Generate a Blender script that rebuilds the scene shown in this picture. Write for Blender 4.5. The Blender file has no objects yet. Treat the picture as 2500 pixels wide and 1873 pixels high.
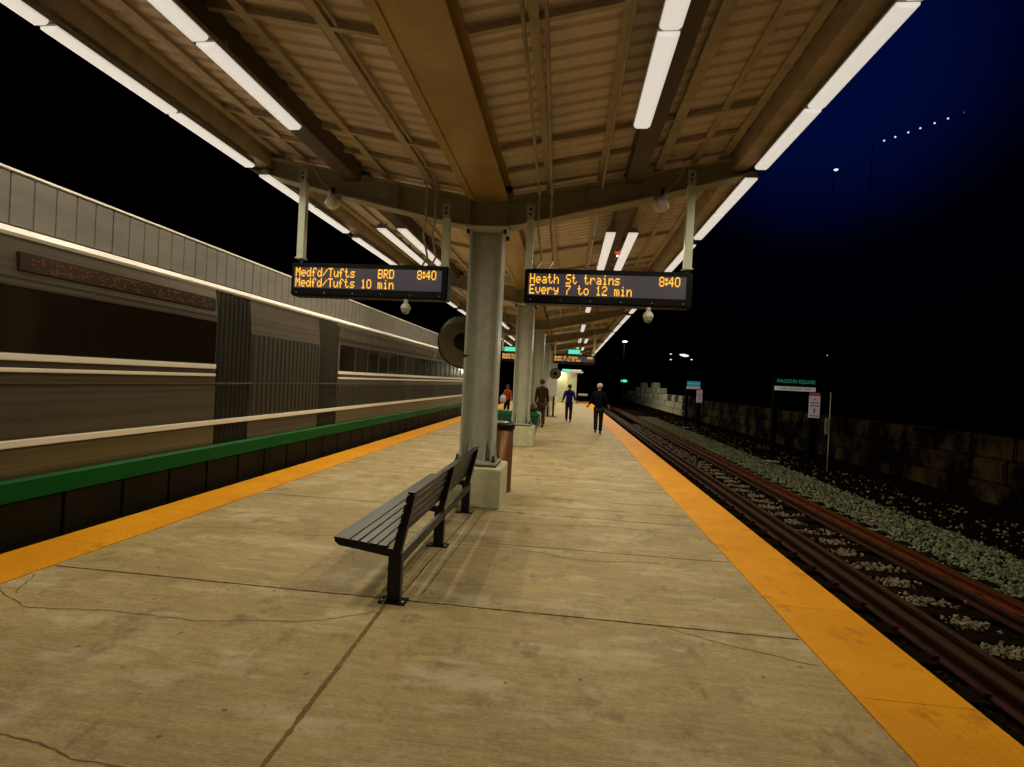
import bpy, bmesh, math, random
from mathutils import Vector, Matrix
random.seed(7)
S = bpy.context.scene
COL = S.collection

# ------------------------------------------------------------------ camera
F_PX, ROLL, EYE = 1250.0, 0.05, 1.70
cy = Vector(((1385-1250)/F_PX, -(937.5-936.5)/F_PX, -1)).normalized()      # direction of the tracks in camera space
up = Vector((math.sin(ROLL), math.cos(ROLL), 0)); up = (up - cy*up.dot(cy)).normalized()
cx = cy.cross(up)
cam_d = bpy.data.cameras.new('camera'); cam = bpy.data.objects.new('camera', cam_d); COL.objects.link(cam)
cam_d.sensor_width = 36; cam_d.lens = F_PX/2500*36; cam_d.clip_start = .05; cam_d.clip_end = 2000
cam.matrix_world = Matrix.Translation((0, 0, EYE)) @ Matrix((cx, cy, up)).to_4x4()
S.camera = cam

# ------------------------------------------------------------------ night sky
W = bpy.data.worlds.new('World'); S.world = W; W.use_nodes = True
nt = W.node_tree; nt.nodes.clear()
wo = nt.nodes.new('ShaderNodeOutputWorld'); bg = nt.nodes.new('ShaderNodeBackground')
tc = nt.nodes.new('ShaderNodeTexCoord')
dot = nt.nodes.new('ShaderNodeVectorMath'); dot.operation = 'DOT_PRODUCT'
dot.inputs[1].default_value = Vector((0.365, 0.798, 0.481)).normalized()  # blue patch: glow around the right-hand tubes painted into the sky
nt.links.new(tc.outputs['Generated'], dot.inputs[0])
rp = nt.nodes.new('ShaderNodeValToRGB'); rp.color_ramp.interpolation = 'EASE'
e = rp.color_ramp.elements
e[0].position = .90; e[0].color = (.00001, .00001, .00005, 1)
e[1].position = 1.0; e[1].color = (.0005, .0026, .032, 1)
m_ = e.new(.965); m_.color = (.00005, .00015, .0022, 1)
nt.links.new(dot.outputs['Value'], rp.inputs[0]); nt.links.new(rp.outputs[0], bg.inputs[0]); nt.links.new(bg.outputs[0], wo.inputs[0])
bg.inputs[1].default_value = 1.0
S.view_settings.view_transform = 'Standard'; S.view_settings.look = 'None'
S.view_settings.exposure = 0.0; S.view_settings.gamma = 1.0; S.view_settings.use_curve_mapping = False
LAMP_W = 62.0           # watts of one canopy tube light
LAMP_C = (1.0, .88, .60)

# ------------------------------------------------------------------ materials
MATS = {}
def mat(name, col=(.5, .5, .5), rough=.6, metal=0, emis=None, estr=1, noise=0, scale=8, bump=0, bscale=40, col2=None, stretch=(1, 1, 1), spec=None):
    if name in MATS: return MATS[name]
    m = bpy.data.materials.new(name); m.use_nodes = True; n = m.node_tree; b = n.nodes['Principled BSDF']
    b.inputs['Base Color'].default_value = (*col, 1); b.inputs['Roughness'].default_value = rough; b.inputs['Metallic'].default_value = metal
    if spec is not None: b.inputs['Specular IOR Level'].default_value = spec
    if emis: b.inputs['Emission Color'].default_value = (*emis, 1); b.inputs['Emission Strength'].default_value = estr
    if noise or bump:
        t = n.nodes.new('ShaderNodeTexCoord'); mp = n.nodes.new('ShaderNodeMapping'); mp.inputs['Scale'].default_value = stretch
        n.links.new(t.outputs['Object'], mp.inputs[0])
    if noise:
        x = n.nodes.new('ShaderNodeTexNoise'); x.inputs['Scale'].default_value = scale; x.inputs['Detail'].default_value = 8; x.inputs['Roughness'].default_value = .65
        n.links.new(mp.outputs[0], x.inputs[0])
        r = n.nodes.new('ShaderNodeValToRGB'); r.color_ramp.elements[0].position = (.46 if name == 'stone_block' else .32); r.color_ramp.elements[1].position = (.78 if name == 'stone_block' else .70)
        c2 = col2 or tuple(c*(1-noise) for c in col)
        r.color_ramp.elements[0].color = (*c2, 1); r.color_ramp.elements[1].color = (*col, 1)
        n.links.new(x.outputs[0], r.inputs[0]); n.links.new(r.outputs[0], b.inputs['Base Color'])
        a = n.nodes.new('ShaderNodeMath'); a.operation = 'MULTIPLY_ADD'; a.inputs[1].default_value = -.25; a.inputs[2].default_value = rough+.12
        n.links.new(x.outputs[0], a.inputs[0]); n.links.new(a.outputs[0], b.inputs['Roughness'])
    if bump:
        y = n.nodes.new('ShaderNodeTexNoise'); y.inputs['Scale'].default_value = bscale; y.inputs['Detail'].default_value = 5
        n.links.new(mp.outputs[0], y.inputs[0])
        bp = n.nodes.new('ShaderNodeBump'); bp.inputs['Strength'].default_value = bump; bp.inputs['Distance'].default_value = .02
        n.links.new(y.outputs[0], bp.inputs['Height']); n.links.new(bp.outputs[0], b.inputs['Normal'])
    MATS[name] = m; return m

def nd(n, t, **k):
    x = n.nodes.new(t)
    for a, v in k.items(): setattr(x, a, v)
    return x
def mixc(n, fac, a, b, mode='MIX'):
    m = nd(n, 'ShaderNodeMix', data_type='RGBA', blend_type=mode)
    for i, s in ((0, fac), (6, a), (7, b)):
        if hasattr(s, 'links'): n.links.new(s, m.inputs[i])
        elif isinstance(s, tuple): m.inputs[i].default_value = (*s, 1)
        else: m.inputs[i].default_value = s
    return m.outputs[2]
def tex(n, vec, scale, detail=6, rough=.6, stretch=None):
    if stretch:
        mp = nd(n, 'ShaderNodeMapping'); mp.inputs['Scale'].default_value = stretch; n.links.new(vec, mp.inputs[0]); vec = mp.outputs[0]
    x = nd(n, 'ShaderNodeTexNoise'); x.inputs['Scale'].default_value = scale; x.inputs['Detail'].default_value = detail; x.inputs['Roughness'].default_value = rough
    n.links.new(vec, x.inputs[0]); return x.outputs[0]
def ramp(n, v, p0, p1, c0=(0, 0, 0), c1=(1, 1, 1)):
    r = nd(n, 'ShaderNodeValToRGB'); r.color_ramp.elements[0].position = p0; r.color_ramp.elements[1].position = p1
    r.color_ramp.elements[0].color = (*c0, 1); r.color_ramp.elements[1].color = (*c1, 1); n.links.new(v, r.inputs[0]); return r.outputs[0]

def concrete_floor():
    m = bpy.data.materials.new('platform_concrete'); m.use_nodes = True; n = m.node_tree; b = n.nodes['Principled BSDF']
    v = nd(n, 'ShaderNodeTexCoord').outputs['Object']
    big = ramp(n, tex(n, v, 1.1, 7, .68), .38, .62)
    brush = ramp(n, tex(n, v, 5, 8, .75, (.55, 2.0, 1)), .36, .64)
    fine = ramp(n, tex(n, v, 60, 5, .8, (.5, 1.3, 1)), .34, .66)
    c = mixc(n, big, (.25, .155, .038), (.60, .45, .18))
    c = mixc(n, .45, c, mixc(n, brush, (.15, .090, .022), (.63, .47, .19)))
    broom = ramp(n, tex(n, v, 9, 8, .85, (.30, 2.4, 1)), .40, .64)
    c = mixc(n, .40, c, mixc(n, broom, (.15, .09, .022), (.70, .54, .27)))
    c = mixc(n, .34, c, mixc(n, fine, (.12, .085, .035), (.66, .54, .33)))
    wear = ramp(n, tex(n, v, 1.7, 8, .75, (.6, 1.4, 1)), .51, .64)
    c = mixc(n, wear, c, mixc(n, .6, c, (.66, .56, .40)))
    pat = ramp(n, tex(n, v, 2.6, 7, .72, (1.2, .8, 1)), .55, .68)
    c = mixc(n, pat, c, mixc(n, .66, c, (.12, .075, .022)))
    p2 = ramp(n, tex(n, v, 7, 8, .8, (.7, 1.2, 1)), .60, .68)
    c = mixc(n, p2, c, mixc(n, .5, c, (.10, .065, .02)))
    w2 = ramp(n, tex(n, v, 5.1, 8, .8, (.35, 2.2, 1)), .62, .72)
    c = mixc(n, w2, c, mixc(n, .6, c, (.72, .60, .38)))
    # gum and drip spots
    vo = nd(n, 'ShaderNodeTexVoronoi'); vo.inputs['Scale'].default_value = 5.2; n.links.new(v, vo.inputs[0])
    jit = nd(n, 'ShaderNodeMath', operation='MULTIPLY_ADD'); jit.inputs[1].default_value = .22; n.links.new(tex(n, v, 30, 3), jit.inputs[0]); n.links.new(vo.outputs['Distance'], jit.inputs[2])
    sp = ramp(n, jit.outputs[0], .165, .20, (1, 1, 1), (0, 0, 0))
    sel = nd(n, 'ShaderNodeSeparateColor'); n.links.new(vo.outputs['Color'], sel.inputs[0])
    gt = nd(n, 'ShaderNodeMath', operation='GREATER_THAN'); gt.inputs[1].default_value = .35; n.links.new(sel.outputs[0], gt.inputs[0])
    mu = nd(n, 'ShaderNodeMath', operation='MULTIPLY'); n.links.new(sp, mu.inputs[0]); n.links.new(gt.outputs[0], mu.inputs[1])
    m2 = nd(n, 'ShaderNodeMath', operation='MULTIPLY'); m2.inputs[1].default_value = .75; n.links.new(mu.outputs[0], m2.inputs[0])
    c = mixc(n, m2.outputs[0], c, (.10, .075, .035))
    n.links.new(c, b.inputs['Base Color'])
    rr = nd(n, 'ShaderNodeMapRange'); rr.inputs[3].default_value = .45; rr.inputs[4].default_value = .75; n.links.new(brush, rr.inputs[0]); n.links.new(rr.outputs[0], b.inputs['Roughness'])
    bp = nd(n, 'ShaderNodeBump'); bp.inputs['Strength'].default_value = .35; bp.inputs['Distance'].default_value = .006
    ad = nd(n, 'ShaderNodeMath', operation='ADD'); n.links.new(fine, ad.inputs[0]); n.links.new(brush, ad.inputs[1]); n.links.new(ad.outputs[0], bp.inputs['Height']); n.links.new(bp.outputs[0], b.inputs['Normal'])
    return m
def yellow_strip():
    m = bpy.data.materials.new('yellow_tactile'); m.use_nodes = True; n = m.node_tree; b = n.nodes['Principled BSDF']
    v = nd(n, 'ShaderNodeTexCoord').outputs['Object']
    c = mixc(n, ramp(n, tex(n, v, 1.4, 6, .6), .35, .7), (.74, .28, .003), (.86, .37, .005))
    c = mixc(n, ramp(n, tex(n, v, 3.2, 8, .75), .55, .68), c, mixc(n, .7, c, (.34, .12, .004)))
    c = mixc(n, ramp(n, tex(n, v, 9, 8, .8), .62, .70), c, mixc(n, .6, c, (.22, .09, .01)))
    c = mixc(n, .18, c, mixc(n, tex(n, v, 60, 3), (.35, .15, .003), (.95, .48, .02)))
    n.links.new(c, b.inputs['Base Color']); b.inputs['Roughness'].default_value = .6; b.inputs['Specular IOR Level'].default_value = .25
    # rows of truncated domes
    sx = nd(n, 'ShaderNodeSeparateXYZ'); n.links.new(v, sx.inputs[0])
    hs = []
    for o in (0, 1):
        w = nd(n, 'ShaderNodeMath', operation='MULTIPLY'); w.inputs[1].default_value = 2*math.pi/.06; n.links.new(sx.outputs[o], w.inputs[0])
        s = nd(n, 'ShaderNodeMath', operation='SINE'); n.links.new(w.outputs[0], s.inputs[0]); hs.append(s.outputs[0])
    p = nd(n, 'ShaderNodeMath', operation='ADD'); n.links.new(hs[0], p.inputs[0]); n.links.new(hs[1], p.inputs[1])
    d = ramp(n, p.outputs[0], .45, .8)
    bp = nd(n, 'ShaderNodeBump'); bp.inputs['Strength'].default_value = .35; bp.inputs['Distance'].default_value = .004
    n.links.new(d, bp.inputs['Height']); n.links.new(bp.outputs[0], b.inputs['Normal'])
    return m

M_FLOOR, M_YEL = concrete_floor(), yellow_strip()
M_STEEL = mat('painted_steel', (.52, .54, .46), .42, noise=.25, scale=5, bump=.05)
M_BEAM = mat('beam_paint', (.40, .37, .24), .5, noise=.2, scale=3)
M_DECK = mat('deck_paint', (.84, .72, .62), .5, noise=.30, scale=1.3, stretch=(1.5, .5, 1))
M_PURL = mat('purlin_paint', (.60, .50, .36), .5, noise=.4, scale=4)
M_DARKP = mat('dark_channel', (.10, .075, .05), .55, noise=.2, scale=4)
M_GIRD = mat('girder_paint', (.50, .36, .15), .32, noise=.4, scale=1.2, col2=(.34, .21, .06))
M_PLINTH = mat('plinth_concrete', (.66, .66, .46), .75, noise=.28, scale=7, bump=.25, bscale=60)
M_HANG = mat('hanger_galvanised', (.74, .80, .66), .4, metal=.0, noise=.15, scale=6)
M_BLACK = mat('black_casing', (.0025, .0025, .006), .45, spec=.18)
M_BOLT = mat('dark_bolt', (.03, .028, .025), .45, metal=.6)
M_TUBE = mat('tube_diffuser', (.8, .8, .75), .5, emis=(.60, .56, .50), estr=1.0)
M_HOUS = mat('lamp_housing', (.30, .27, .22), .45, noise=.1)
M_AMBER = mat('amber_led', (.02, .01, 0), .5, emis=(1, .47, .035), estr=1.35)
M_SCREEN = mat('led_screen', (.07, .06, .075), .3, emis=(.030, .024, .036), estr=.8)
M_WHITE = mat('white_plastic', (.85, .85, .80), .4)
M_BENCH = mat('bench_powder_coat', (.004, .004, .011), .33, spec=.32)
M_JOINT = mat('joint_dirt', (.05, .035, .012), .9, noise=.5, scale=12)
M_CRACK = mat('crack_dirt', (.23, .155, .055), .9, noise=.5, scale=20)

# ------------------------------------------------------------------ mesh helpers
def BM(): return bmesh.new()
def box(bm, x0, x1, y0, y1, z0, z1, bev=0, mtx=None):
    vs = [bm.verts.new((x, y, z)) for x in (x0, x1) for y in (y0, y1) for z in (z0, z1)]
    fs = [(0, 1, 3, 2), (4, 6, 7, 5), (0, 4, 5, 1), (2, 3, 7, 6), (0, 2, 6, 4), (1, 5, 7, 3)]
    faces = [bm.faces.new([vs[i] for i in f]) for f in fs]
    if bev:
        es = list({e for f in faces for e in f.edges})
        r = bmesh.ops.bevel(bm, geom=es, offset=bev, segments=2, affect='EDGES', clamp_overlap=True)
        vs = list({v for v in r['verts']} | {v for v in vs if v.is_valid})
    if mtx is not None: bmesh.ops.transform(bm, matrix=mtx, verts=[v for v in vs if v.is_valid])
    return vs
def prism(bm, pts, a0, a1, axis='y'):
    """closed polygon pts in the plane across axis, pushed from a0 to a1"""
    def P(p, a): return {'y': (p[0], a, p[1]), 'x': (a, p[0], p[1]), 'z': (p[0], p[1], a)}[axis]
    A = [bm.verts.new(P(p, a0)) for p in pts]; B = [bm.verts.new(P(p, a1)) for p in pts]
    bm.faces.new(A); bm.faces.new(B[::-1]); k = len(pts)
    for i in range(k): bm.faces.new((A[i], B[i], B[(i+1) % k], A[(i+1) % k]))
def tube(bm, pts, r, seg=10, caps=True, radii=None):
    pts = [Vector(p) for p in pts]; rings = []; n0 = None
    for i, p in enumerate(pts):
        d = (pts[min(i+1, len(pts)-1)]-pts[max(i-1, 0)]).normalized()
        if n0 is None: n0 = d.orthogonal().normalized()
        n0 = (n0-d*n0.dot(d)).normalized(); b = d.cross(n0); rr = radii[i] if radii else r
        rings.append([bm.verts.new(p+(n0*math.cos(2*math.pi*k/seg)+b*math.sin(2*math.pi*k/seg))*rr) for k in range(seg)])
    for A, B in zip(rings, rings[1:]):
        for k in range(seg):
            f = bm.faces.new((A[k], A[(k+1) % seg], B[(k+1) % seg], B[k])); f.smooth = True
    if caps: bm.faces.new(rings[0][::-1]); bm.faces.new(rings[-1])
def lathe(bm, prof, c, seg=24, axis='z', scale=(1, 1)):
    rings = []
    for r, h in prof:
        ring = []
        for k in range(seg):
            a = 2*math.pi*k/seg; u, w = r*math.cos(a)*scale[0], r*math.sin(a)*scale[1]
            ring.append(bm.verts.new(Vector(c)+Vector({'z': (u, w, h), 'y': (u, h, w), 'x': (h, u, w)}[axis])))
        rings.append(ring)
    for A, B in zip(rings, rings[1:]):
        for k in range(seg):
            f = bm.faces.new((A[k], A[(k+1) % seg], B[(k+1) % seg], B[k])); f.smooth = True
    bm.faces.new(rings[0][::-1]); bm.faces.new(rings[-1])
def obj(name, bm, m, parent=None, label=None, loc=None):
    bmesh.ops.recalc_face_normals(bm, faces=bm.faces)
    me = bpy.data.meshes.new(name); bm.to_mesh(me); bm.free(); me.materials.append(m)
    o = bpy.data.objects.new(name, me); COL.objects.link(o)
    if loc: o.location = loc
    if parent: o.parent = parent
    if label: o['label'] = label
    return o
def tag(o, label, cat, group=None):
    o['label'] = label; o['category'] = cat
    if group: o['group'] = group
    return o
def thing(name, label, cat, loc=(0, 0, 0), group=None):
    o = bpy.data.objects.new(name, None); COL.objects.link(o); o.location = loc; o.empty_display_size = .2
    return tag(o, label, cat, group)
def struct(name, bm, m, kind='structure'):
    o = obj(name, bm, m); o['kind'] = kind; return o
def copy_tree(o, parent=None):
    c = o.copy(); COL.objects.link(c); c.parent = parent
    for ch in list(o.children): copy_tree(ch, c)
    return c
def text_mesh(name, s, size, m, parent, loc, rot=(math.pi/2, 0, 0), xs=1, ext=.002):
    cu = bpy.data.curves.new(name, 'FONT'); cu.body = s; cu.size = size; cu.extrude = ext; cu.align_x = 'CENTER'; cu.align_y = 'CENTER'
    t = bpy.data.objects.new(name, cu); COL.objects.link(t)
    bpy.context.view_layer.update()
    me = bpy.data.meshes.new_from_object(t.evaluated_get(bpy.context.evaluated_depsgraph_get()))
    bpy.data.objects.remove(t); me.materials.clear(); me.materials.append(m)
    o = bpy.data.objects.new(name, me); COL.objects.link(o); o.location = loc; o.rotation_euler = rot; o.scale = (xs, 1, 1); o.parent = parent
    return o
ORD = ['first', 'second', 'third', 'fourth', 'fifth', 'sixth', 'seventh', 'eighth', 'ninth', 'tenth', 'eleventh', 'twelfth', 'thirteenth', 'fourteenth', 'fifteenth', 'sixteenth', 'seventeenth', 'eighteenth', 'nineteenth', 'twentieth'] + ['twenty-' + w for w in ('first', 'second', 'third', 'fourth', 'fifth', 'sixth', 'seventh', 'eighth', 'ninth')] + ['thirtieth'] + ['thirty-' + w for w in ('first', 'second', 'third', 'fourth', 'fifth', 'sixth', 'seventh')]

# ------------------------------------------------------------------ dimensions (metres; y runs along the tracks)
PL, PR, PY0, PY1 = -4.74, 2.35, -3.0, 53.5     # platform
CXm = -1.20                                     # column line
BAY, B0 = 6.70, 7.10
COLS = [B0+BAY*k for k in range(7)]
GZ = -.42                                       # track bed

# ------------------------------------------------------------------ setting
b = BM()
box(b, -400, 400, -100, 900, GZ-.5, GZ-.02); struct('ground', b, mat('dark_ground', (.012, .010, .007), .95, spec=0, noise=.5, scale=2, bump=.5, bscale=12))
b = BM(); box(b, PL+.62, PR-.64, PY0, PY1, -.40, 0); struct('platform', b, M_FLOOR)
b = BM()
for x0, x1 in ((PL+.03, PL+.62), (PR-.64, PR-.03)): box(b, x0, x1, PY0, PY1, -.40, -.012)
struct('platform_edge_base', b, mat('edge_concrete', (.22, .19, .13), .8, noise=.3, scale=5))
for nm, x0, x1 in (('yellow_edge_strip_left', PL, PL+.617), ('yellow_edge_strip_right', PR-.637, PR)):
    b = BM(); y = PY0
    while y < PY1-.1:
        box(b, x0, x1, y+.002, min(y+1.22, PY1)-.002, -.006, .006); y += 1.22
    struct(nm, b, M_YEL)
b = BM()
for x0, x1 in ((PL+.006, PL+.03), (PR-.03, PR-.006)): box(b, x0, x1, PY0, PY1, -.09, -.008)
struct('platform_nosing', b, mat('nosing_steel', (.20, .16, .10), .4, metal=.5, noise=.3))

# joints and cracks in the slab: thin dirt-filled lines
def ribbon(bm, pts, w, jag=.0, step=.035, z=.0015):
    P = [Vector((x, y, z)) for x, y in pts]; out = []
    drift = 0
    for a, c in zip(P, P[1:]):
        k = max(1, int((c-a).length/step)); d = (c-a); nn = Vector((-d.y, d.x, 0)).normalized()
        for i in range(k):
            drift = drift*.85+random.gauss(0, jag*.8); out.append(a+d*i/k+nn*(drift+random.gauss(0, jag*.3)))
    out.append(P[-1]); L = None
    for i, p in enumerate(out):
        d = (out[min(i+1, len(out)-1)]-out[max(i-1, 0)]).normalized(); nn = Vector((-d.y, d.x, 0))*(w*.5*random.uniform(.6, 1.3))
        q = (bm.verts.new(p+nn), bm.verts.new(p-nn))
        if L: bm.faces.new((L[0], L[1], q[1], q[0]))
        L = q
b = BM()
xl, xr = PL+.64, PR-.66
for yy in (.85, 3.78, 6.60, 9.35, 12.1, 14.9, 17.7, 20.5, 23.3, 26.1, 28.9, 31.7, 34.5, 37.3, 40, 43, 46, 49, 52):
    ribbon(b, [(xl, yy), (xr, yy+random.uniform(-.02, .02))], .016, .0012)
for yy in (5.28, 7.56, 7.05, 8.5, 10.9, 13.0, 16.3, 19.2, 22, 24.7): ribbon(b, [(CXm+.45, yy), (xr, yy+.03)], .012, .0012)
for yy in (8.2, 10.2, 11.3): ribbon(b, [(xl, yy), (CXm-.5, yy)], .012, .0015)
ribbon(b, [(-1.05, 3.9), (-.98, 6.6)], .008, .0015)
struct('platform_joints', b, M_JOINT)
b = BM()
ribbon(b, [(-4.06, 3.32), (-3.6, 3.12), (-3.0, 3.18), (-2.4, 3.16), (-2.0, 3.24), (-1.6, 3.33), (-1.3, 3.55)], .009, .006)
ribbon(b, [(-4.08, 3.6), (-3.95, 3.4), (-3.86, 3.28)], .009, .006)
ribbon(b, [(-3.1, 2.28), (-2.6, 2.06), (-2.1, 2.0), (-1.72, 1.96), (-1.3, 1.86)], .008, .006)
ribbon(b, [(-4.0, 4.95), (-3.4, 5.12), (-2.6, 5.05), (-2.0, 5.2), (-1.75, 5.5)], .008, .006)
ribbon(b, [(-1.15, 5.15), (-.5, 5.2), (.2, 5.0), (1.0, 5.1)], .010, .005)
ribbon(b, [(.75, 3.75), (1.2, 3.55), (1.66, 3.42)], .008, .004)
ribbon(b, [(-1.0, 6.05), (-.2, 6.15), (.7, 6.28), (1.6, 6.15)], .010, .004)
ribbon(b, [(-1.17, PY0), (-1.21, 2.0), (-1.26, 3.70)], .030, .0012); ribbon(b, [(-1.20, 3.85), (-1.12, 6.6)], .018, .002)
struct('platform_cracks', b, M_CRACK)

# right-hand track bed, gravel and slope
b = BM(); box(b, PR-.02, 6.2, PY0, 120, GZ-.4, GZ+.03); struct('track_bed_right', b, mat('ballast_base', (.018, .012, .008), .95, spec=0, noise=.7, scale=30, bump=1, bscale=60))
b = BM(); prism(b, [(6.2, GZ-.6), (6.2, GZ+.03), (7.95, -.12), (9, -.10), (40, -.3), (40, GZ-.6)], PY0, 160); struct('trackside_slope', b, mat('slope_soil', (.010, .0045, .002), .95, spec=0, noise=.6, scale=7, bump=1, bscale=25))
b = BM(); box(b, -9.5, PL+.02, -20, 120, GZ-.4, GZ+.03); struct('track_bed_left', b, MATS['ballast_base'])
def stones(name, n, fx, m, smin, smax, seed):
    R = random.Random(seed); b = BM()
    for _ in range(n):
        x, y, z = fx(R); s = R.uniform(smin, smax)
        mt = Matrix.Translation((x, y, z+s*.25)) @ Matrix.Rotation(R.uniform(0, 6.28), 4, Vector((R.gauss(0, 1), R.gauss(0, 1), R.gauss(0, 1))).normalized()) @ Matrix.Diagonal((s, s*R.uniform(.6, 1), s*R.uniform(.5, .9), 1))
        v = [b.verts.new(mt @ Vector(p)) for p in ((.5, .05, 0), (-.45, .1, .1), (0, .5, -.1), (.1, -.5, 0), (.05, .1, .5), (0, 0, -.5))]
        for a, c, d in ((0, 2, 4), (2, 1, 4), (1, 3, 4), (3, 0, 4), (2, 0, 5), (1, 2, 5), (3, 1, 5), (0, 3, 5)): b.faces.new((v[a], v[c], v[d]))
    o = obj(name, b, m); o['kind'] = 'stuff'; return o
def g_y(R): return 3.5+34*R.random()**1.9
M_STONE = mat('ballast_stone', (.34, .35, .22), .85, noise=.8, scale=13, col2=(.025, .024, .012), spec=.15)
def fx_gravel(R):
    x = R.uniform(4.75, 6.25) if R.random() < .955 else R.uniform(6.2, 7.3); return x, g_y(R), GZ+.03+max(0, x-6.2)*.15
stones('gravel', 19000, fx_gravel, M_STONE, .022, .085, 1)
def fx_between(R):
    k = int(R.random()**1.5*50); w = (.25, .36, .12, .33, .20, .38, .16)[k % 7]; return 3.78+((k*37) % 11-5)*.012+R.gauss(0, w*.55), 3.94+.50*k+.25+max(-.14, min(.14, R.gauss(0, .07))), GZ+R.uniform(.035, .075)
stones('track_gravel', 3600, fx_between, mat('pale_stone', (.30, .25, .16), .8, noise=.8, scale=13, col2=(.06, .04, .025)), .018, .075, 2)
def fx_near(R): return (R.uniform(2.45, 3.0) if R.random() < .6 else R.uniform(3.14, 3.3)), g_y(R), GZ+.025
stones('edge_gravel', 3000, fx_near, mat('dark_edge_stone', (.030, .015, .009), .85, spec=.05, noise=.7, scale=11), .03, .06, 3)  # darker stones between the platform edge and the near rail

# sleepers, rails
M_TIE = mat('tarred_timber', (.016, .009, .005), .95, spec=0, noise=.6, scale=10, bump=.5, bscale=30)
tie_mesh = None
for k in range(-2, 96):
    if tie_mesh is None:
        b = BM(); box(b, 2.6, 5.0, -.11, .11, GZ-.08, GZ+.075, .008); t = obj('sleeper', b, M_TIE); tie_mesh = t.data
    else: t = bpy.data.objects.new('sleeper', tie_mesh); COL.objects.link(t)
    t.location = (0, 3.94+.50*k, 0)
    tag(t, 'dark timber sleeper lying across the right-hand track', 'sleeper', 'sleepers of the right-hand track')
M_RAIL_LIT = mat('lit_rust_rail', (.15, .032, .004), .7, noise=.5, scale=16, stretch=(1, .3, 1), spec=.1)  # far rail's lit web put into a more orange rust colour
M_RAIL = mat('rusty_rail', (.040, .010, .003), .7, metal=.0, noise=.6, scale=16, stretch=(1, .3, 1), spec=.15)
M_RTOP = mat('worn_rail_head', (.050, .022, .008), .65, spec=.2, noise=.4, scale=10, stretch=(1, .15, 1))
def rail(x, label, zt=-.215, name='rail', yr=(PY0, 110), mw=None):
    r = thing(name, label, 'rail', (x, 0, 0)); zb = GZ+.077; h = zt-zb
    b = BM(); prism(b, [(-.07, zb), (.07, zb), (.07, zb+.012), (.012, zb+.03), (.010, zt-.042), (.034, zt-.034), (.034, zt-.006), (-.034, zt-.006), (-.034, zt-.034), (-.010, zt-.042), (-.012, zb+.03), (-.07, zb+.012)], *yr)
    obj('rail_web', b, mw or M_RAIL, r); b = BM(); box(b, -.031, .031, yr[0], yr[1], zt-.0058, zt); obj('rail_head', b, M_RTOP, r)
    if zt < -.23: return
    b = BM()
    for k in range(-2, 70):
        for s in (-1, 1): box(b, s*.072-.03, s*.072+.03, 3.94+.5*k-.05, 3.94+.5*k+.05, zb+.001, zb+.035, .006)
    o = obj('rail_clips', b, M_RAIL, r); o['kind'] = 'stuff'
rail(3.08, 'rusty running rail nearest the right platform edge')
rail(3.34, 'low rusty guard rail just inside the near running rail', -.24)
rail(4.50, 'rusty running rail, its lit web painted orange, beside the gravel, farthest from the platform', mw=M_RAIL_LIT)
rail(4.24, 'low rusty guard rail just inside the far running rail', -.24)
rail(-5.45, 'rail under the train nearest the platform'); rail(-6.9, 'rail under the train farthest from the platform')
b = BM(); box(b, 2.62, 2.74, PY0, 80, GZ+.03, GZ+.13, .01); tag(obj('cable_trough', b, mat('trough', (.13, .075, .02), .6, noise=.4)), 'long brown cable trough beside the right platform edge', 'cable trough')

# block retaining wall on the right
R = random.Random(5); b = BM(); M_WALL = mat('stone_block', (.11, .078, .030), .95, noise=.75, scale=1.1, col2=(.004, .0012, .001), spec=.05, bump=.8, bscale=14)
def blocks(b, y0, y1, z0, rows, xw=7.95, hh=.46, L=.95, ragged=0):
    for r_ in range(rows):
        y = y0-(r_ % 2)*.45
        while y < y1:
            l = L*R.uniform(.8, 1.2)
            if not (ragged and r_ >= rows-ragged and R.random() < .5):
                off = R.uniform(-.035, .035)
                box(b, xw+off-r_*-.03, xw+.7, y+.012, y+l-.012, z0+r_*hh+.008, z0+(r_+1)*hh-.008, .03)
            y += l
blocks(b, -2, 35.9, -.2, 3, hh=.44); w = obj('retaining_wall', b, M_WALL)
tag(w, 'dark stacked stone block wall beyond the right-hand track', 'wall')
b = BM(); blocks(b, 36, 74, -.25, 3, xw=8.0, hh=.5, L=1.3, ragged=1)
for k, (y, h) in enumerate(((46, 4), (49.4, 5), (53.5, 4), (57, 5), (61, 4))):
    for r_ in range(3, h): box(b, 8.05, 8.7, y, y+1.2, -.25+r_*.5, .24+r_*.5, .03)
tag(obj('block_barrier', b, mat('lit_block', (.42, .40, .27), .8, noise=.35, scale=3, bump=.4, bscale=12)), 'pale stacked concrete blocks lit up far down the right-hand track', 'wall')  # light on the far wall put into a paler block colour

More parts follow.
